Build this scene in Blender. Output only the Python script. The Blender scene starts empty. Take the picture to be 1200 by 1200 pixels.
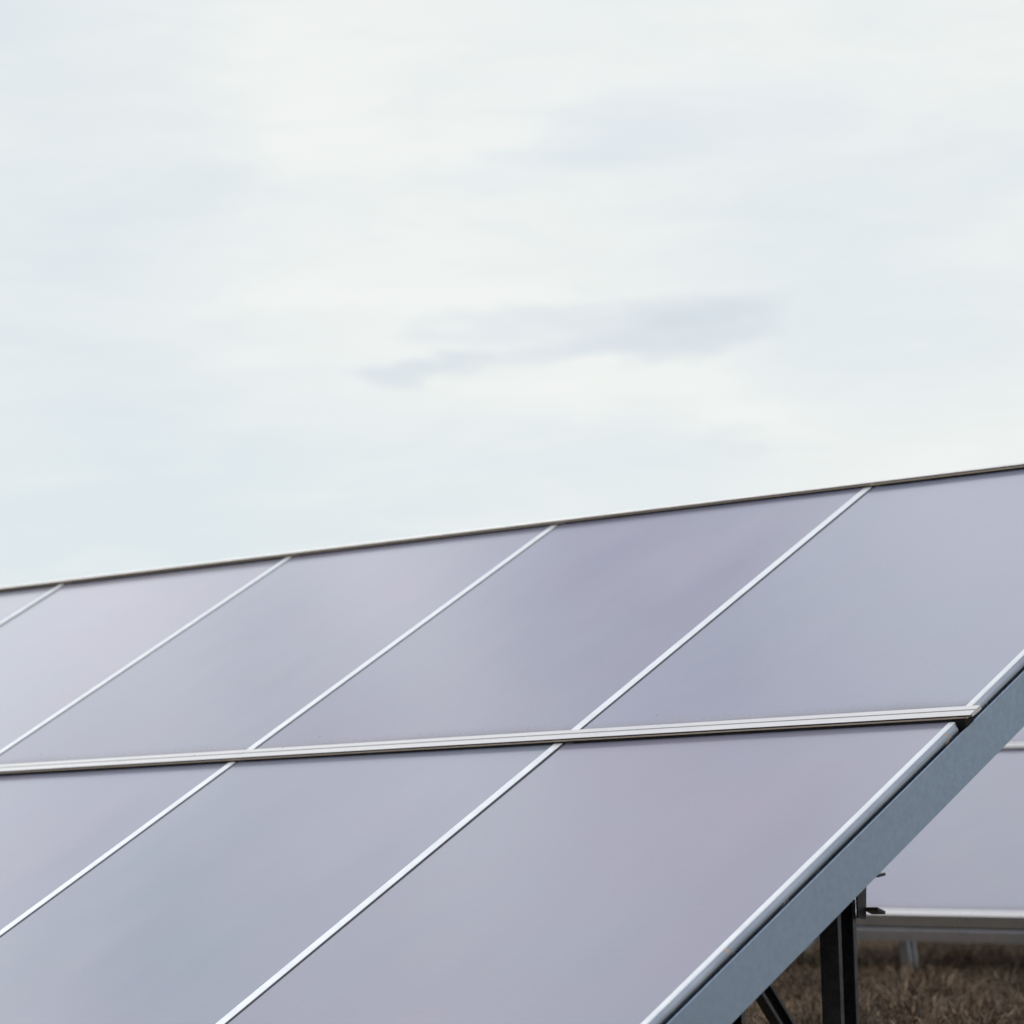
import bpy, math, random
import numpy as np
from mathutils import Vector, Matrix
random.seed(7); RNG = np.random.default_rng(7)
S = bpy.context.scene
COL = S.collection
CZ = 0.5                      # the camera stands a little above the level of the grass behind the rack

# ------------------------------------------------------------------ materials
def mat(name):
    m = bpy.data.materials.new(name); m.use_nodes = True
    nt = m.node_tree; nt.nodes.clear()
    out = nt.nodes.new('ShaderNodeOutputMaterial'); b = nt.nodes.new('ShaderNodeBsdfPrincipled')
    nt.links.new(b.outputs[0], out.inputs[0])
    return m, nt, b
def N(nt, kind, **k):
    n = nt.nodes.new(kind)
    for a, v in k.items():
        if a.startswith('i_'):
            n.inputs[a[2:].replace('_', ' ')].default_value = v
        else: setattr(n, a, v)
    return n
def noise(nt, vec, scale, detail=4, rough=.55, stretch=None, dist=0):
    if stretch:
        mp = N(nt, 'ShaderNodeMapping'); mp.inputs['Scale'].default_value = stretch
        nt.links.new(vec, mp.inputs['Vector']); vec = mp.outputs[0]
    n = N(nt, 'ShaderNodeTexNoise'); n.inputs['Scale'].default_value = scale
    n.inputs['Detail'].default_value = detail; n.inputs['Roughness'].default_value = rough
    n.inputs['Distortion'].default_value = dist
    nt.links.new(vec, n.inputs['Vector']); return n.outputs['Fac']
def ramp(nt, fac, stops):
    r = N(nt, 'ShaderNodeValToRGB')
    el = r.color_ramp.elements
    while len(el) < len(stops): el.new(.5)
    for e, (p, c) in zip(el, stops):
        e.position = p; e.color = (*c, 1) if not isinstance(c, (int, float)) else (c, c, c, 1)
    r.color_ramp.interpolation = 'EASE'
    nt.links.new(fac, r.inputs[0]); return r.outputs[0]
def mathn(nt, op, a, b=None, c=None, clamp=False):
    n = N(nt, 'ShaderNodeMath', operation=op, use_clamp=clamp)
    for i, v in enumerate((a, b, c)):
        if v is None: continue
        if isinstance(v, (int, float)): n.inputs[i].default_value = v
        else: nt.links.new(v, n.inputs[i])
    return n.outputs[0]
def mixc(nt, fac, a, b, mode='MIX'):
    n = N(nt, 'ShaderNodeMix', data_type='RGBA', blend_type=mode)
    for i, v in ((0, fac), (6, a), (7, b)):
        if isinstance(v, (int, float)): n.inputs[i].default_value = v
        elif isinstance(v, tuple): n.inputs[i].default_value = (*v, 1)
        else: nt.links.new(v, n.inputs[i])
    return n.outputs[2]
def bump(nt, b, h, strength, dist=.001):
    n = N(nt, 'ShaderNodeBump'); n.inputs['Strength'].default_value = strength
    n.inputs['Distance'].default_value = dist
    nt.links.new(h, n.inputs['Height']); nt.links.new(n.outputs[0], b.inputs['Normal'])

def metal(name, dark, light, rough=.35, metallic=.85, scale=60, stains=None, stretch=None, bmp=.15):
    m, nt, b = mat(name)
    tc = N(nt, 'ShaderNodeTexCoord').outputs['Object']
    f = noise(nt, tc, scale, 6, .6, stretch)
    c = ramp(nt, f, [(.3, dark), (.7, light)])
    if stains:
        s = noise(nt, tc, 22, 3, .6)
        s2 = ramp(nt, s, [(.66, 0.0), (.72, 1.0)])
        c = mixc(nt, s2, c, stains)
        nt.links.new(ramp(nt, s, [(.62, metallic), (.72, .1)]), b.inputs['Metallic'])
    else: b.inputs['Metallic'].default_value = metallic
    nt.links.new(c, b.inputs['Base Color'])
    nt.links.new(ramp(nt, noise(nt, tc, scale * 2.3, 4), [(.3, rough * .8), (.7, rough * 1.25)]), b.inputs['Roughness'])
    bump(nt, b, f, bmp, .0004)
    return m

M_ALU = metal('anodised_aluminium', (.44, .438, .425), (.475, .472, .46), .34, .6, 8, stretch=(.1, 2, 2), bmp=0)
M_STRIP = metal('bright_aluminium_strip', (.49, .515, .525), (.545, .57, .58), .40, .6, 12, bmp=.03)
M_TRIM = metal('worn_edge_metal', (.19, .215, .245), (.26, .285, .315), .26, .97, 9, stains=(.34, .25, .15), stretch=(1, .6, 1), bmp=.03)
M_GALV = metal('galvanised_steel', (.225, .292, .375), (.25, .322, .41), .46, .5, 60, bmp=.06)
M_GALV_SHADE = metal('shaded_galvanised_steel', (.055, .058, .066), (.085, .09, .10), .32, .85, 40, bmp=.1)  # galvanised steel, the shade under the table put into its colour
M_FASCIA_REFL = metal('aluminium_grass_reflection', (.52, .44, .35), (.63, .54, .43), .35, .4, 30, stretch=(.05, 3, 3), bmp=0)  # brown reflection of the grass put into the aluminium's colour
M_BRACKET_SHADE = metal('shaded_bracket_steel', (.018, .018, .022), (.03, .03, .035), .4, .5, 40, bmp=.1)  # bracket's steel, coloured near-black to paint in the shade beneath the panels
M_PURL = metal('grey_purlin_steel', (.50, .51, .54), (.58, .59, .61), .38, .6, 40, bmp=.1)
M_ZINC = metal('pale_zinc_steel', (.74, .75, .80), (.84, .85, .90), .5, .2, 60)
def rubber():
    m, nt, b = mat('black_rubber')
    tc = N(nt, 'ShaderNodeTexCoord').outputs['Object']
    nt.links.new(ramp(nt, noise(nt, tc, 80), [(.3, (.008, .008, .009)), (.7, (.02, .02, .021))]), b.inputs['Base Color'])
    b.inputs['Roughness'].default_value = .75
    b.inputs['Specular IOR Level'].default_value = .2
    return m
M_RUB = rubber()
def glass():
    m, nt, b = mat('thin_film_glass')
    tc = N(nt, 'ShaderNodeTexCoord').outputs['Object']
    oi = N(nt, 'ShaderNodeObjectInfo')
    soft = noise(nt, tc, 1.6, 3, .5)
    c = mixc(nt, soft, (.138, .104, .162), (.080, .122, .148))
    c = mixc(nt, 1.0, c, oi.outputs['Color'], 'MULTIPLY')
    # dirt washed down to the lower edge, with an uneven upper limit
    sx = N(nt, 'ShaderNodeSeparateXYZ'); nt.links.new(tc, sx.inputs[0])
    wob = noise(nt, tc, 7, 3, .5, (1, .25, 1))
    lim = mathn(nt, 'MULTIPLY_ADD', wob, .10, .030)
    d = mathn(nt, 'SUBTRACT', 1.0, mathn(nt, 'DIVIDE', mathn(nt, 'SUBTRACT', sx.outputs['Y'], .045), lim), clamp=True)
    fine = noise(nt, tc, 160, 3, .7)
    d = mathn(nt, 'MULTIPLY', mathn(nt, 'POWER', d, 1.9), mathn(nt, 'MULTIPLY_ADD', fine, .6, .45), clamp=True)
    d = ramp(nt, d, [(0, 0.0), (1, 1.0)])
    c = mixc(nt, mathn(nt, 'MULTIPLY', d, .9), c, (.105, .085, .085))
    # a film of dust all over
    film = noise(nt, tc, 3.2, 2, .5, (1, .5, 1))
    c = mixc(nt, mathn(nt, 'MULTIPLY_ADD', film, .22, -.05, clamp=True), c, (.34, .33, .34))
    grit = noise(nt, tc, 70, 5, .7)
    c = mixc(nt, mathn(nt, 'MULTIPLY_ADD', grit, .16, -.05, clamp=True), c, (.27, .26, .26))
    # sparse droppings and specks
    vo = N(nt, 'ShaderNodeTexVoronoi'); vo.inputs['Scale'].default_value = 11.0; nt.links.new(tc, vo.inputs['Vector'])
    sp = mathn(nt, 'SUBTRACT', vo.outputs['Distance'], mathn(nt, 'MULTIPLY', N(nt, 'ShaderNodeSeparateColor').outputs[0], 0.0))
    sc = N(nt, 'ShaderNodeSeparateColor'); nt.links.new(vo.outputs['Color'], sc.inputs[0])
    size = mathn(nt, 'MULTIPLY', mathn(nt, 'POWER', sc.outputs[0], 9.0), .085)
    spk = mathn(nt, 'LESS_THAN', vo.outputs['Distance'], size)
    c = mixc(nt, mathn(nt, 'MULTIPLY', spk, .8), c, (.06, .055, .06))
    nt.links.new(c, b.inputs['Base Color'])
    b.inputs['IOR'].default_value = 1.8
    r = mathn(nt, 'ADD', mathn(nt, 'MULTIPLY_ADD', film, .10, .155), mathn(nt, 'MULTIPLY', d, .30))
    nt.links.new(mathn(nt, 'SUBTRACT', mathn(nt, 'SUBTRACT', .5, mathn(nt, 'MULTIPLY', d, .36)), mathn(nt, 'MULTIPLY', spk, .25), clamp=True), b.inputs['Specular IOR Level'])
    nt.links.new(r, b.inputs['Roughness'])
    # slight waviness of the toughened sheet
    bump(nt, b, noise(nt, tc, 2.4, 2, .4), .12, .004)
    return m
M_GLASS = glass()

# ------------------------------------------------------------------ helpers
class MB:
    def __init__(s): s.v = []; s.f = []
    def box(s, x0, x1, y0, y1, z0, z1):
        b = len(s.v)
        s.v += [(x, y, z) for x in (x0, x1) for y in (y0, y1) for z in (z0, z1)]
        s.f += [tuple(b + i for i in q) for q in ((0,1,3,2),(4,6,7,5),(0,4,5,1),(2,3,7,6),(0,2,6,4),(1,5,7,3))]
        return s
    def extrude(s, prof, a, b, axis):
        """closed profile swept from a to b along local x ('x': profile = (y,z)) or y ('y': profile = (x,z)) or z ('z': (x,y))"""
        n = len(prof); i0 = len(s.v)
        for t in (a, b):
            for p, q in prof:
                s.v.append({'x': (t, p, q), 'y': (p, t, q), 'z': (p, q, t)}[axis])
        for i in range(n):
            j = (i + 1) % n; s.f.append((i0 + i, i0 + j, i0 + n + j, i0 + n + i))
        s.f.append(tuple(i0 + i for i in range(n))); s.f.append(tuple(i0 + n + i for i in reversed(range(n))))
        return s
    def frames(s, mtx):
        s.v = [tuple(mtx @ Vector(v)) for v in s.v]; return s
    def build(s, name, m, parent=None, bevel=0, loc=None, smooth=False):
        me = bpy.data.meshes.new(name); me.from_pydata(s.v, [], s.f); me.update()
        import bmesh
        bm = bmesh.new(); bm.from_mesh(me); bmesh.ops.recalc_face_normals(bm, faces=bm.faces)
        if bevel: bmesh.ops.bevel(bm, geom=[e for e in bm.edges if len(e.link_faces) == 2 and e.calc_face_angle() > .5], offset=bevel, segments=2, affect='EDGES', clamp_overlap=True)
        if smooth:
            for f in bm.faces: f.smooth = True
            for e in bm.edges:
                if len(e.link_faces) == 2 and e.calc_face_angle() > .45: e.smooth = False
        bm.to_mesh(me); bm.free()
        me.materials.append(m)
        o = bpy.data.objects.new(name, me); COL.objects.link(o)
        if parent: o.parent = parent
        if loc is not None: o.location = loc
        return o
def tag(o, label=None, cat=None, group=None, kind=None):
    for k, v in (('label', label), ('category', cat), ('group', group), ('kind', kind)):
        if v: o[k] = v
    return o

# ------------------------------------------------------------------ geometry of a table of panels (local x along the rack, y up the slope, z out of the glass)
W, ROW = 1.0, 1.324           # column pitch and row pitch
CAP = .042                    # width of the horizontal rails
def rail_profile(yf, top=False):
    """horizontal capping rail, front (down-slope) face at y = yf; (y, z) profile"""
    t = .0117
    if top:     # the uppermost rail has a narrow cap with a chamfered front lip
        t = .0138
        return [(yf + .0050, t), (yf, t - .0013), (yf, t - .0021), (yf + .0060, t - .0023), (yf + .0060, .0046), (yf + .0100, .0046), (yf + .0100, t - .0050), (yf + .0085, t - .0008)]
    front = [(yf, t), (yf, t - .0010), (yf + .0060, t - .0012), (yf + .0060, .0046), (yf + .0100, .0046)]
    return front + [(yf + CAP - .010, .0030), (yf + CAP, .0030), (yf + CAP, t - .0014), (yf + CAP - .001, t - .0006),
            (yf + CAP * .60, t - .0004), (yf + CAP * .58, t - .0030), (yf + CAP * .50, t - .0030), (yf + CAP * .48, t - .0002)]
def rail_front(yf, h):      # fascia under the lip, grass reflection painted brown, with a fine rib
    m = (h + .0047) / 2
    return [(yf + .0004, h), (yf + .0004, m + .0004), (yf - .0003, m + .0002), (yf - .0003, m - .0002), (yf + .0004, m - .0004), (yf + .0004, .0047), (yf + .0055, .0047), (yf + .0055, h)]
def rail_shade(yf, h, t): return [(yf + .0006, t), (yf + .0006, h), (yf + .0055, h), (yf + .0055, t)]  # black strip painting the shadow in the recess under the cap lip
def rail_foot(yf): return [(yf + .0101, .0052), (yf + .0101, -.028), (yf + CAP - .0101, -.028), (yf + CAP - .0101, .0052)]
def bottom_profile(yf):
    t = .0115
    return [(yf, t), (yf, -.036), (yf + .003, -.036), (yf + .003, -.006), (yf + CAP - .010, -.008), (yf + CAP - .010, .0030), (yf + CAP, .0030),
            (yf + CAP, t - .0012), (yf + CAP * .60, t - .0004), (yf + CAP * .58, t - .0030), (yf + CAP * .50, t - .0030), (yf + CAP * .48, t - .0002)]
def c_profile(a, b, t, lip=.012):
    """open C section: web along x = 0 from y = 0 to a, flanges b long towards +x"""
    return [(0, 0), (b, 0), (b, lip), (b - t, lip), (b - t, t), (t, t), (t, a - t), (b - t, a - t), (b - t, a - lip), (b, a - lip), (b, a), (0, a)]

def make_rack(Ow, U, V, Nn, k0, k1, uend, label, end_open):
    """k0..k1 column boundaries; uend = right end of the last column"""
    R = Matrix((U, -V, Nn)).transposed()
    ground = Vector(((Ow + U * (k0 + k1) / 2 + V * 1.3).x, (Ow + U * (k0 + k1) / 2 + V * 1.3).y, -.1))
    root = bpy.data.objects.new('mounting_rack', None); COL.objects.link(root)
    root.location = ground; root.rotation_euler = R.to_euler()
    tag(root, label, 'rack', 'solar mounting racks')
    loc = R.inverted() @ (Ow - ground)          # origin of the local frame seen from the rack's base
    inv = Matrix.LocRotScale(None, R.to_quaternion().inverted(), None)
    B = lambda mb, n, m, **k: mb.build(n, m, root, loc=loc, **k)
    over = uend + .047
    B(MB().extrude(rail_profile(0, True), k0 - .03, over, 'x').extrude([(.0101, .0050), (.0101, -.028), (.004, -.028), (.004, -.0085), (.0088, -.0085), (.0088, .0050)], k0, uend, 'x'), 'top_rail', M_ALU)
    B(MB().extrude(rail_profile(-ROW), k0 - .03, over, 'x').extrude(rail_foot(-ROW), k0, uend - .001, 'x'), 'middle_rail', M_ALU)
    B(MB().extrude(bottom_profile(-2 * ROW), k0 - .03, over, 'x'), 'bottom_rail', M_ALU)
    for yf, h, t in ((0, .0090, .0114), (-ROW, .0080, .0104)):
        B(MB().extrude(rail_front(yf, h), k0 - .03, over - .008, 'x'), 'rail_fascia', M_FASCIA_REFL)
        B(MB().extrude(rail_shade(yf, h + .0001, t), k0 - .03, over - .010, 'x'), 'rail_shade', M_RUB)
    B(MB().box(uend, uend + .030, -ROW + .002, -ROW + CAP - .012, -.026, .0028), 'rail_end_shade', M_RUB, bevel=.001)  # black block standing in for the dark hollow under the rail end
    B(MB().box(k0, uend, -2 * ROW + .0036, -2 * ROW + .030, -.0470, -.0290), 'bottom_gap_shade', M_RUB)  # black bar standing in for the shaded gap above the purlin
    # dividing strips between the columns, one per row, butted between the rails
    for r in (0, 1):
        y1, y0 = -.0015 - r * ROW, -ROW * (r + 1) + CAP - .002
        for k in range(int(k0) + 1, int(k1)):
            B(MB().extrude([(k - .0245, .0004), (k - .0240, .0016), (k - .0130, .0019), (k - .0014, .0019), (k - .0008, .0015), (k - .0006, .0002), (k - .004, -.012), (k - .02, -.012)], y0, y1, 'y'), 'divider_strip', M_STRIP)
        # rounded outer edging at the open end of the table
        e = uend
        arc = [(e + .0136 + .0128 * math.sin(a), -.0070 + .0128 * math.cos(a)) for a in [math.radians(30 + i * 11) for i in range(14)]]
        side = arc + [(e + .0152, -.0135), (e + .0152, .0012)]
        strip = [(e, .0002), (e + .0006, .0020), (e + .0125, .0022), (e + .0150, .0014), (e + .0150, -.0060), (e, -.0060)]
        for mir in (False, True):
            g = (lambda P: [(uend + k0 - x, z) for x, z in P][::-1]) if mir else (lambda P: P)
            st = B(MB().extrude(g(strip), y0, y1 - (.006 if r else .0), 'y'), 'edge_strip', M_STRIP)
            B(MB().extrude(g(side), y0 + (.0), y1 - (.020 if r else .0), 'y'), 'edge_trim', M_TRIM, smooth=True)
    # rafters: C beams up the slope; the last one closes the end of the table
    def rafter(uw, y0=-2.72, y1=.06):
        # web on the outer side, flanges inward, a short upstand above the top flange
        p = [(uw, -.0158), (uw - .0012, -.0144), (uw, -.1040), (uw - .045, -.1040), (uw - .045, -.094), (uw - .0425, -.094), (uw - .0425, -.1015), (uw - .0025, -.1015),
             (uw - .0025, -.0330), (uw - .0425, -.0330), (uw - .0425, -.0400), (uw - .045, -.0400), (uw - .045, -.0305), (uw - .0025, -.0305), (uw - .0025, -.0220), (uw - .0042, -.0215), (uw - .0042, -.0148)]
        B(MB().extrude(p, y0, y1, 'y'), 'rafter', M_GALV, bevel=.0006)
    ue = uend + .032
    rafter(ue)
    other = [u for u in (ue - 2.0, ue - 4.0) if u > k0 + .1]
    for u in other: rafter(u)
    # purlin along the lower edge of the table, under the rafters' ends and seen below the bottom rail
    B(MB().extrude([(-2 * ROW - .010 + y, -.0475 - .043 + z) for z, y in [(0, 0), (0, .05), (.003, .05), (.003, .003), (.043, .003), (.043, .05), (.046, .05), (.046, 0)]], k0, uend, 'x'), 'lower_purlin', M_PURL, bevel=.004)
    # posts: upright C sections
    Uh = Vector((U.x, U.y, 0)).normalized(); Vh = Vector((V.x, V.y, 0)).normalized(); up = Vector((0, 0, 1))
    def upright(pt, top, bottom, lean=Vector((0, 0, 0)), m=M_GALV_SHADE, a=.0575, b=.041, name='post'):
        F = Matrix.Identity(4)
        ax = Uh; ay = -Vh
        mb = MB().extrude(c_profile(a, b, .0035, .011), bottom - top, 0, 'z')
        vs = []
        for x, y, z in mb.v:
            w = pt + ax * x + ay * y + up * (top - pt.z + z) + lean * z
            vs.append(tuple(R.inverted() @ (w - Ow)))
        mb.v = vs
        return B(mb, name, m, bevel=.0006)
    return root, B, R, upright, ue, Uh, Vh

U = Vector((0.747549, -0.664207, 0)); V = Vector((-0.58389, -0.657153, -0.476678)); Nn = Vector((-0.316613, -0.35634, 0.879078))
U.normalize(); V = (V - U * V.dot(U)).normalized(); Nn = -(U.cross(V)).normalized()
O = Vector((0.869649, 7.216521, 0.870501 + CZ))
front, B, R, upright, ue, Uh, Vh = make_rack(O, U, V, Nn, -5, 1, .9653,
    'nearest metal rack with the big grey end beam, carrying the large slanting table of panels', True)
def to_local(w, Ow, R): return R.inverted() @ (Vector(w) - Ow)
# end post behind the last rafter, a shorter one nearer the camera, and those of the rafters further along
post_pt = Vector((0.5315, 5.4508, 0))
up = Vector((0, 0, 1))
upright(post_pt, CZ - .085, -.62, m=M_GALV_SHADE)
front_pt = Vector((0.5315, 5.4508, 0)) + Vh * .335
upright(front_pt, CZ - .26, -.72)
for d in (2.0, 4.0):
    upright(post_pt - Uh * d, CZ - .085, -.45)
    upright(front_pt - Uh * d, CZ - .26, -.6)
# diagonal brace from the rafter down to the end post
def slanted(p0, p1, side, deep, m, name, a=.030, b=.024, t=.003):
    p0, p1 = Vector(p0), Vector(p1); ax = (p1 - p0); L = ax.length; ax.normalize()
    sd = Vector(side).normalized(); dp = ax.cross(sd).normalized()
    if dp.dot(Vector(deep)) < 0: dp = -dp
    mb = MB().extrude(c_profile(a, b, t, .0075), 0, L, 'z')
    mb.v = [tuple(to_local(p0 + sd * x + dp * y + ax * z, O, R)) for x, y, z in mb.v]
    return B(mb, name, m, bevel=.0005)
bz = CZ
b0 = Vector((0.3936, 5.2505, -.195 + bz)) - Vector((.04, .04, 0)) * .5; dirb = Vector((.058 / 1.35, .065 / 1.35, -.0705)).normalized()
slanted(b0 - Uh * .010, b0 - Uh * .010 + dirb * .36, Uh, (0, 0, 1), M_GALV_SHADE, 'brace', a=.034, b=.022)
# bent bracket joining post and rafter: a plate with two outstanding ears
def plate(pts_a, off, m, name):
    mb = MB(); n = len(pts_a)
    A = [Vector(p) for p in pts_a]; off = Vector(off)
    mb.v = [tuple(to_local(p, O, R)) for p in A] + [tuple(to_local(p + off, O, R)) for p in A]
    mb.f = [tuple(range(n)), tuple(reversed(range(n, 2 * n)))] + [(i, (i + 1) % n, n + (i + 1) % n, n + i) for i in range(n)]
    return mb
bk = Vector((.6005, 5.4560, 0)); hx = Vector((.66, .75, 0)).normalized()
def bp(a, z): return bk + hx * a + Vector((0, 0, z + CZ))
mb = plate([bp(-.002, -.118), bp(.0235, -.121), bp(.0290, -.045), bp(-.002, -.045)], Uh * .004, M_GALV_SHADE, 'x')
for (a0, z0, a1, z1, th) in ((.0225, -.1055, .0470, -.1135, .0060), (.0285, -.0470, .052, -.0440, .0050)):
    p = plate([bp(a0, z0), bp(a1, z1), bp(a1, z1 + th), bp(a0, z0 + th)], Uh * .030, M_GALV_SHADE, 'x')
    b = len(mb.v); mb.v += p.v; mb.f += [tuple(b + i for i in q) for q in p.f]
B(mb, 'bracket', M_BRACKET_SHADE, bevel=.0004)

# ------------------------------------------------------------------ the rack behind
O2 = Vector((2.698842, 12.680608, 0.990182 + CZ)); U2 = Vector((0.749379, -0.661816, -0.020765)).normalized()
V2 = Vector((-0.594785, -0.659036, -0.460328)); V2 = (V2 - U2 * V2.dot(U2)).normalized(); N2 = -(U2.cross(V2)).normalized()
O2s = O2 - U2 * .12
back, B2, R2, upright2, ue2, Uh2, Vh2 = make_rack(O2s, U2, V2, N2, -1, 2, 1.9653,
    'blurred metal rack standing behind the nearest one, its lower rail above the dry grass', False)
bp0 = Vector((.1297 * 11.1 - .075, 11.1, 0))
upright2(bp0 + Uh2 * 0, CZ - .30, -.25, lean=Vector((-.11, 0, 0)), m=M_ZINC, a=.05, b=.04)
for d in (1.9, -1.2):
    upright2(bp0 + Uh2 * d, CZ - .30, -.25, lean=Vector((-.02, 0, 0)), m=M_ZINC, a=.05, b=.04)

# ------------------------------------------------------------------ the panels: every one a thing, a glass sheet with a black gasket along its top edge
def make_panel(x0, x1, y0, y1):
    w, h = x1 - x0, y1 - y0
    g = MB().box(0, w, 0, h, -.007, 0).build('solar_panel', M_GLASS, bevel=.0006)
    MB().box(.024, w - .003, h - .0078, h - .0005, .0002, .0045).build('gasket', M_RUB, g)
    MB().box(.0, .0024, .006, h - .008, .0002, .0007).build('edge_shade', M_RUB, g)  # black line painted for the shaded gap beside the divider strip
    return g
def panel(Ow, Ux, Vx, Nx, Rm, k, row, width, label, cat='solar panel', group='solar panels', tint=(1, 1, 1), src=None, tilt=0, roll=0):
    x0, x1 = k + .0014, k + width
    y1, y0 = -row * ROW + (.0075 if row else .0075), -(row + 1) * ROW + .008
    p = make_panel(x0, x1, y0, y1)
    p.location = Ow + Ux * x0 - Vx * y0
    q = Rm.to_quaternion() @ Matrix.Rotation(tilt, 3, 'X').to_quaternion() @ Matrix.Rotation(roll, 3, 'Y').to_quaternion()
    p.rotation_euler = q.to_euler()
    p.color = (*tint, 1)
    tag(p, label, cat, group)
    return p
front_panels = [
 # column, row, label, tint, small turn about the long and the short edge
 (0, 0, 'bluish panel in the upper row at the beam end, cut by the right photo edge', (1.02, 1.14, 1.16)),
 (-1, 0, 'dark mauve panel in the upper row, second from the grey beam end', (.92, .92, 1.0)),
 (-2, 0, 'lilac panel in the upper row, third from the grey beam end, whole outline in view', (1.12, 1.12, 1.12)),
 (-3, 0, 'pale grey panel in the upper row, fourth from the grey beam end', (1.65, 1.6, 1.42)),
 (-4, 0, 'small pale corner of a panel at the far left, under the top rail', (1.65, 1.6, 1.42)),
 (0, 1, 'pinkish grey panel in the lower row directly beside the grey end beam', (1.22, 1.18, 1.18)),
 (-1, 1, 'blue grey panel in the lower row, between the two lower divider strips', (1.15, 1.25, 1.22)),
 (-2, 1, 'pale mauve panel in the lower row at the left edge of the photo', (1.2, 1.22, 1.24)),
]
for k, r, lab, tint in front_panels:
    wd = (.9653 + .004) if k == 0 else (W - .004)
    panel(O, U, V, Nn, R, k, r, wd, lab, tint=tint, tilt=random.uniform(-.0015, .0015), roll=random.uniform(-.001, .001))
for k, r, lab in ((-3, 1, 'pale panel of the lower row just beyond the left edge of the photo'), (-4, 1, 'last panel of the lower row far beyond the left edge'), ):
    panel(O, U, V, Nn, R, k, r, W - .004, lab, tint=(1.2, 1.2, 1.2))
for k, r, lab in ((-5, 0, 'end panel of the upper row beyond the left edge'), (-5, 1, 'end panel of the lower row beyond the left edge')):
    panel(O, U, V, Nn, R, k, r, W - .004, lab, tint=(1.2, 1.2, 1.2))
for k, r, lab in ((0, 1, 'blurred panel of the rack behind, right of the big grey beam, above the grass'),
                  (0, 0, 'thin sliver of a blurred panel above the rear middle rail at the right edge'),
                  (-1, 1, 'lower panel of the rack behind, hidden by the big grey beam'),
                  (1, 1, 'lower panel of the rack behind, beyond the right edge of the photo'),
                  (-1, 0, 'upper panel of the rack behind, hidden by the nearest table'),
                  (1, 0, 'upper panel of the rack behind, beyond the right edge of the photo')):
    panel(O2s, U2, V2, N2, R2, k, r, (.9653 + .004) if k == 1 else (W - .004), lab, tint=(1.0, 1.02, 1.05))

# ------------------------------------------------------------------ ground
def gz(x, y):
    t = min(1, max(0, (9.2 - y) / 8.5)); s = t * t * (3 - 2 * t)
    far = max(0, y - 30) * .002
    return -.62 * s - far + .018 * math.sin(x * 1.7 + y * .6) * math.sin(y * 1.3 - x * .4)
def ground_mat():
    m, nt, b = mat('dry_soil')
    tc = N(nt, 'ShaderNodeTexCoord').outputs['Object']
    f = noise(nt, tc, 3.5, 8, .65)
    c = ramp(nt, f, [(.3, (.075, .053, .030)), (.5, (.19, .138, .083)), (.72, (.29, .22, .14))])
    c = mixc(nt, ramp(nt, noise(nt, tc, 14, 5, .6), [(.5, 0.0), (.7, .4)]), c, (.075, .078, .035))
    nt.links.new(c, b.inputs['Base Color']); b.inputs['Roughness'].default_value = .95
    bump(nt, b, noise(nt, tc, 40, 6, .7), .8, .02)
    return m
xs = [-1500, -400, -120, -50] + list(np.linspace(-25, 30, 111)) + [55, 130, 420, 1500]
ys = [-1500, -300, -60, -20] + list(np.linspace(-8, 40, 97)) + [70, 160, 480, 1500]
gm = MB()
for y in ys:
    for x in xs: gm.v.append((x, y, gz(x, y) if -60 < y < 600 else gz(0, max(-60, min(600, y)))))
nx = len(xs)
for j in range(len(ys) - 1):
    for i in range(nx - 1): gm.f.append((j*nx+i, j*nx+i+1, (j+1)*nx+i+1, (j+1)*nx+i))
g = gm.build('ground', ground_mat(), smooth=True); tag(g, kind='structure')

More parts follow.
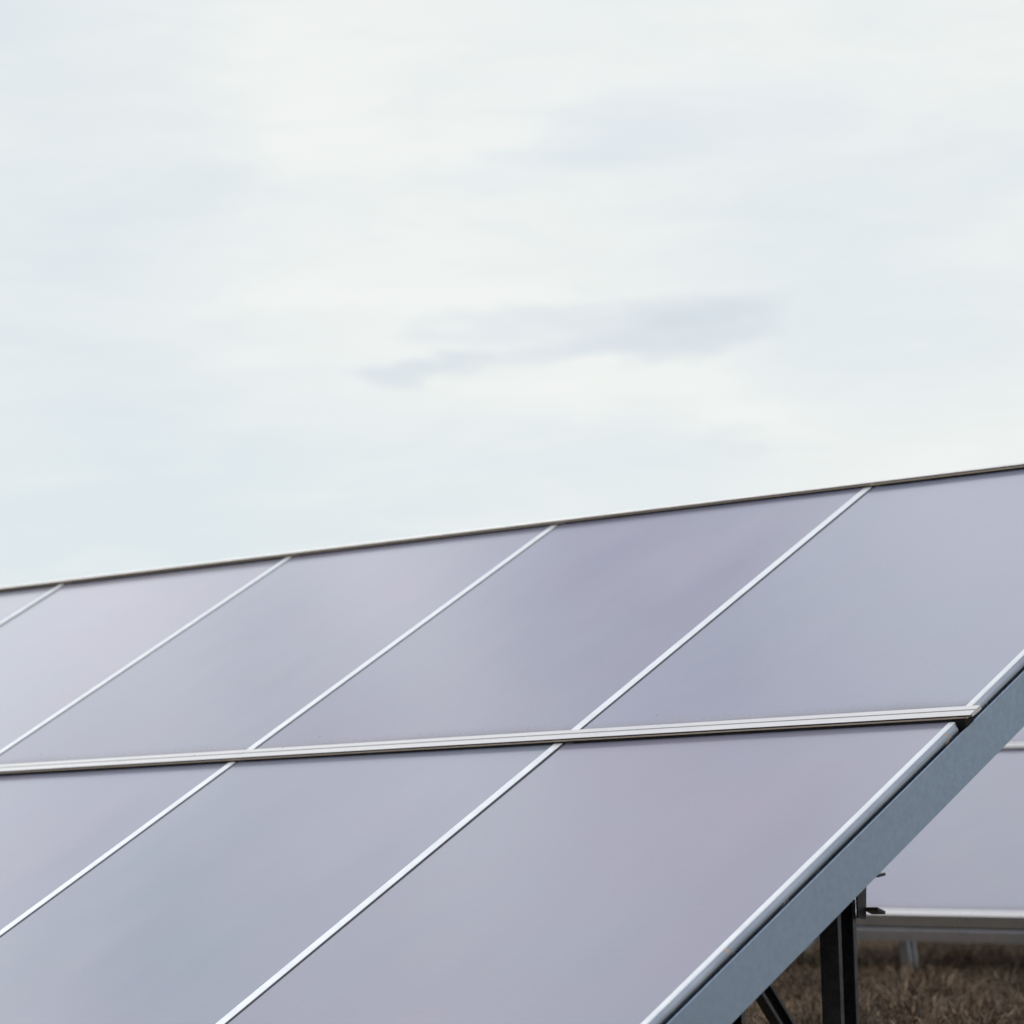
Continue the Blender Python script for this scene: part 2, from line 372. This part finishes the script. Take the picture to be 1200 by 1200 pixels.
# dry grass: many small blades in tussocks
def grass_mat():
    m, nt, b = mat('dry_grass_blades')
    geo = N(nt, 'ShaderNodeNewGeometry')
    tc = N(nt, 'ShaderNodeTexCoord').outputs['Object']
    c = ramp(nt, geo.outputs['Random Per Island'], [(0, (.085, .061, .038)), (.35, (.13, .093, .058)), (.7, (.19, .142, .095)), (.93, (.29, .235, .17)), (1, (.085, .09, .035))])
    patch = ramp(nt, noise(nt, tc, 4.6, 5, .65), [(.36, (.18, .155, .14)), (.52, (.70, .64, .60)), (.66, (1.45, 1.33, 1.25))])
    c = mixc(nt, 1.0, c, patch, 'MULTIPLY')
    nt.links.new(c, b.inputs['Base Color']); b.inputs['Roughness'].default_value = .8
    b.inputs['Specular IOR Level'].default_value = .25
    return m
def tussocks(n, xr, yr, hmin, hmax, blades, wedge=None):
    V_, F_ = [], []
    cnt = 0
    P = []
    while len(P) < n:
        x = RNG.uniform(*xr); y = RNG.uniform(*yr)
        if wedge and not (wedge[0] < x / y < wedge[1]): continue
        P.append((x, y))
    for x, y in P:
        big = RNG.random() ** 2
        hh = hmin + (hmax - hmin) * big
        rad = .02 + .05 * big
        z0 = gz(x, y) - .01
        a = RNG.uniform(0, 2*math.pi, blades); r = rad * np.sqrt(RNG.random(blades))
        bx = x + r*np.cos(a); by = y + r*np.sin(a)
        lean = RNG.normal(0, .6, (blades, 2)) + RNG.normal(0, .35, (1, 2)) + np.stack([np.cos(a), np.sin(a)], 1) * .45 * (r/rad)[:, None]
        h = hh * RNG.uniform(.45, 1.1, blades); w = RNG.uniform(.0012, .0032, blades)
        th = RNG.uniform(0, math.pi, blades); cx, cy = np.cos(th)*w, np.sin(th)*w
        mx = bx + lean[:, 0]*h*.45; my = by + lean[:, 1]*h*.45
        tx = bx + lean[:, 0]*h*1.25; ty = by + lean[:, 1]*h*1.25
        droop = 1 - .35*np.minimum(1, np.hypot(lean[:, 0], lean[:, 1]))
        pts = np.stack([np.stack([bx-cx, by-cy, np.full(blades, z0)], 1), np.stack([bx+cx, by+cy, np.full(blades, z0)], 1),
                        np.stack([mx+cx*.8, my+cy*.8, z0+h*.6], 1), np.stack([mx-cx*.8, my-cy*.8, z0+h*.6], 1),
                        np.stack([tx, ty, z0+h*droop], 1)], 1)
        V_.append(pts.reshape(-1, 3)); cnt += blades
    Vv = np.concatenate(V_); nb = cnt
    me = bpy.data.meshes.new('dry_grass')
    me.vertices.add(len(Vv)); me.vertices.foreach_set('co', Vv.ravel())
    base = np.arange(nb)[:, None] * 5
    quads = base + np.array([0, 1, 2, 3]); tris = base + np.array([3, 2, 4])
    loops = np.concatenate([quads, tris], 1).ravel()
    me.loops.add(len(loops)); me.loops.foreach_set('vertex_index', loops.astype(np.int32))
    ls = (np.arange(nb)[:, None] * 7 + np.array([0, 4])).ravel()
    me.polygons.add(nb*2); me.polygons.foreach_set('loop_start', ls.astype(np.int32))
    me.polygons.foreach_set('loop_total', np.tile([4, 3], nb).astype(np.int32))
    me.update(calc_edges=True); me.validate()
    return me
import bmesh
GM = grass_mat()
me1 = tussocks(9000, (.4, 5), (7.5, 19), .05, .17, 26, (.055, .21))
me2 = tussocks(9000, (-9, 10), (2.5, 22), .05, .18, 16)
bm = bmesh.new(); bm.from_mesh(me1); bm.from_mesh(me2); me = bpy.data.meshes.new('dry_grass'); bm.to_mesh(me); bm.free()
me.materials.append(GM)
go = bpy.data.objects.new('dry_grass', me); COL.objects.link(go)
tag(go, 'brown dry grass in tussocks on the ground under and behind the racks', 'grass', kind='stuff')

# ------------------------------------------------------------------ sky: Nishita behind a bright layer of thin cloud
SUN_EL, SUN_AZ = math.radians(52), math.radians(-60)      # azimuth from +Y towards +X
wd = bpy.data.worlds.new('World'); S.world = wd; wd.use_nodes = True
nt = wd.node_tree; nt.nodes.clear()
out = N(nt, 'ShaderNodeOutputWorld'); bg = N(nt, 'ShaderNodeBackground'); bg.inputs['Strength'].default_value = .1
nt.links.new(bg.outputs[0], out.inputs[0])
sky = N(nt, 'ShaderNodeTexSky', sky_type='NISHITA', sun_disc=False, sun_elevation=SUN_EL, sun_rotation=SUN_AZ)
tc = N(nt, 'ShaderNodeTexCoord').outputs['Generated']
sx = N(nt, 'ShaderNodeSeparateXYZ'); nt.links.new(tc, sx.inputs[0])
az = mathn(nt, 'ARCTAN2', sx.outputs['X'], sx.outputs['Y'])
el = mathn(nt, 'ARCSINE', sx.outputs['Z'])
warp = N(nt, 'ShaderNodeTexNoise'); warp.inputs['Scale'].default_value = 26; warp.inputs['Detail'].default_value = 5; warp.inputs['Roughness'].default_value = .55
mp = N(nt, 'ShaderNodeMapping'); mp.inputs['Scale'].default_value = (1, 1, 4); nt.links.new(tc, mp.inputs[0]); nt.links.new(mp.outputs[0], warp.inputs['Vector'])
wsep = N(nt, 'ShaderNodeSeparateColor'); nt.links.new(warp.outputs['Color'], wsep.inputs[0])
azw = mathn(nt, 'MULTIPLY_ADD', mathn(nt, 'SUBTRACT', wsep.outputs[0], .5), .09, az)
elw = mathn(nt, 'MULTIPLY_ADD', mathn(nt, 'SUBTRACT', wsep.outputs[1], .5), .022, el)
def blob(a0, e0, ra, re, slope=0., soft=1.0, gain=1.0):
    da = mathn(nt, 'SUBTRACT', azw, a0)
    de = mathn(nt, 'SUBTRACT', mathn(nt, 'SUBTRACT', elw, e0), mathn(nt, 'MULTIPLY', da, slope))
    q = mathn(nt, 'ADD', mathn(nt, 'POWER', mathn(nt, 'ABSOLUTE', mathn(nt, 'DIVIDE', da, ra)), 2.0), mathn(nt, 'POWER', mathn(nt, 'ABSOLUTE', mathn(nt, 'DIVIDE', de, re)), 2.0))
    v = mathn(nt, 'SUBTRACT', 1.0, q, clamp=True)
    return mathn(nt, 'MULTIPLY', mathn(nt, 'POWER', v, soft), gain)

soft1 = noise(nt, tc, 6.5, 5, .5, (1, 1, 2.6), .4)
c = mixc(nt, ramp(nt, soft1, [(.34, 0.0), (.66, 1.0)]), (8.25, 8.75, 8.85), (9.35, 9.50, 9.12))
# broad, slightly bluer gaps in the veil
for a0, e0, ra, re, sl, so, col, gn in (
    (.075, .243, .080, .020, .06, 1.2, (7.8, 8.35, 8.95), .50),
    (.020, .232, .060, .012, .12, 1.2, (7.6, 8.3, 8.8), .50),
    (.10, .215, .13, .040, .0, 1.0, (7.9, 8.5, 8.7), .40),
    (-.15, .235, .075, .12, .0, 1.0, (7.6, 8.25, 8.5), .55),
    (-.14, .115, .16, .045, .0, 1.0, (7.45, 8.2, 8.5), .75),
    # the grey lens-shaped cloud and its trailing wisp
    (.056, .1735, .050, .0110, .09, 1.0, (6.9, 7.5, 8.0), .9),
    (.014, .1785, .046, .0075, .10, .7, (7.2, 7.8, 8.3), .65),
    (.012, .1660, .034, .0065, .06, .7, (7.2, 7.8, 8.3), .6),
    (-.027, .1635, .019, .0060, .10, .7, (7.0, 7.65, 8.15), .7),
    (.075, .1350, .016, .004, .10, .8, (7.4, 8.0, 8.3), .30)):
    c = mixc(nt, blob(a0, e0, ra, re, sl, so, gn), c, col)
# unseen cloud higher up, its brightness and patches shaped for the glass reflections
hi = mathn(nt, 'DIVIDE', mathn(nt, 'SUBTRACT', el, .33), .12, clamp=True)
cl = noise(nt, tc, 8.5, 5, .5, (1, 1, .7), .5)
unseen_cloud = mixc(nt, ramp(nt, cl, [(.40, 0.0), (.60, 1.0)]), (9.6, 10.2, 11.6), (17.2, 17.3, 18.3))
for a0, e0, ra, re, sl, so, col, gn in (
    (-.62, .50, .50, .34, .0, .8, (20.0, 20.4, 21.0), .80),  # bright patch added to lift the reflections in the left panels
    (-.41, .615, .095, .055, .4, .5, (4.6, 5.6, 6.8), .9),
    (-.185, .645, .058, .070, .5, .4, (5.8, 5.9, 8.2), .85),
    (-.292, .565, .032, .045, .5, .4, (6.2, 6.4, 8.4), .85),
    (-.27, .70, .07, .05, -.3, .8, (17, 16.1, 17.4), .6)):
    unseen_cloud = mixc(nt, blob(a0, e0, ra, re, sl, so, gn), unseen_cloud, col)
wisp = noise(nt, tc, 16, 7, .62, (1, 1, 6), .8)
c = mixc(nt, mathn(nt, 'MULTIPLY', mathn(nt, 'SUBTRACT', wisp, .50, clamp=True), 1.1), c, (7.4, 7.9, 8.35))
c = mixc(nt, mathn(nt, 'MULTIPLY', mathn(nt, 'SUBTRACT', .50, wisp, clamp=True), 1.1), c, (9.8, 9.7, 9.6))
c = mixc(nt, hi, c, unseen_cloud)
c = mixc(nt, .90, sky.outputs[0], c)
nt.links.new(c, bg.inputs['Color'])

sl = bpy.data.lights.new('sun', 'SUN'); sl.energy = 1.0; sl.angle = math.radians(14); sl.color = (1, .96, .90)
so = bpy.data.objects.new('sun', sl); COL.objects.link(so)
d = Vector((math.sin(SUN_AZ) * math.cos(SUN_EL), math.cos(SUN_AZ) * math.cos(SUN_EL), math.sin(SUN_EL)))
so.rotation_euler = d.to_track_quat('Z', 'Y').to_euler(); so.location = d * 50

# ------------------------------------------------------------------ camera
Mw = Matrix(((0.999721, -0.023628, 0), (0.002703, 0.114383, 0.993433), (-0.023473, -0.993156, 0.114415)))   # columns: image right, image down, view direction
cr = Mw.col[0].normalized(); cd = Mw.col[1].normalized(); cf = Mw.col[2].normalized()
cm = Matrix((cr, -cd, -cf)).transposed().to_4x4(); cm.translation = Vector((0, 0, CZ))
cam = bpy.data.cameras.new('camera'); co = bpy.data.objects.new('camera', cam); COL.objects.link(co)
co.matrix_world = cm
cam.sensor_width = 24; cam.lens = 24 * 3537.07 / 1200; cam.clip_start = .05; cam.clip_end = 5000
cam.dof.use_dof = True; cam.dof.focus_distance = 5.9; cam.dof.aperture_fstop = 3.4
S.camera = co
S.render.engine = 'CYCLES'
S.view_settings.view_transform = 'Standard'; S.view_settings.look = 'None'; S.view_settings.exposure = 0; S.view_settings.gamma = 1
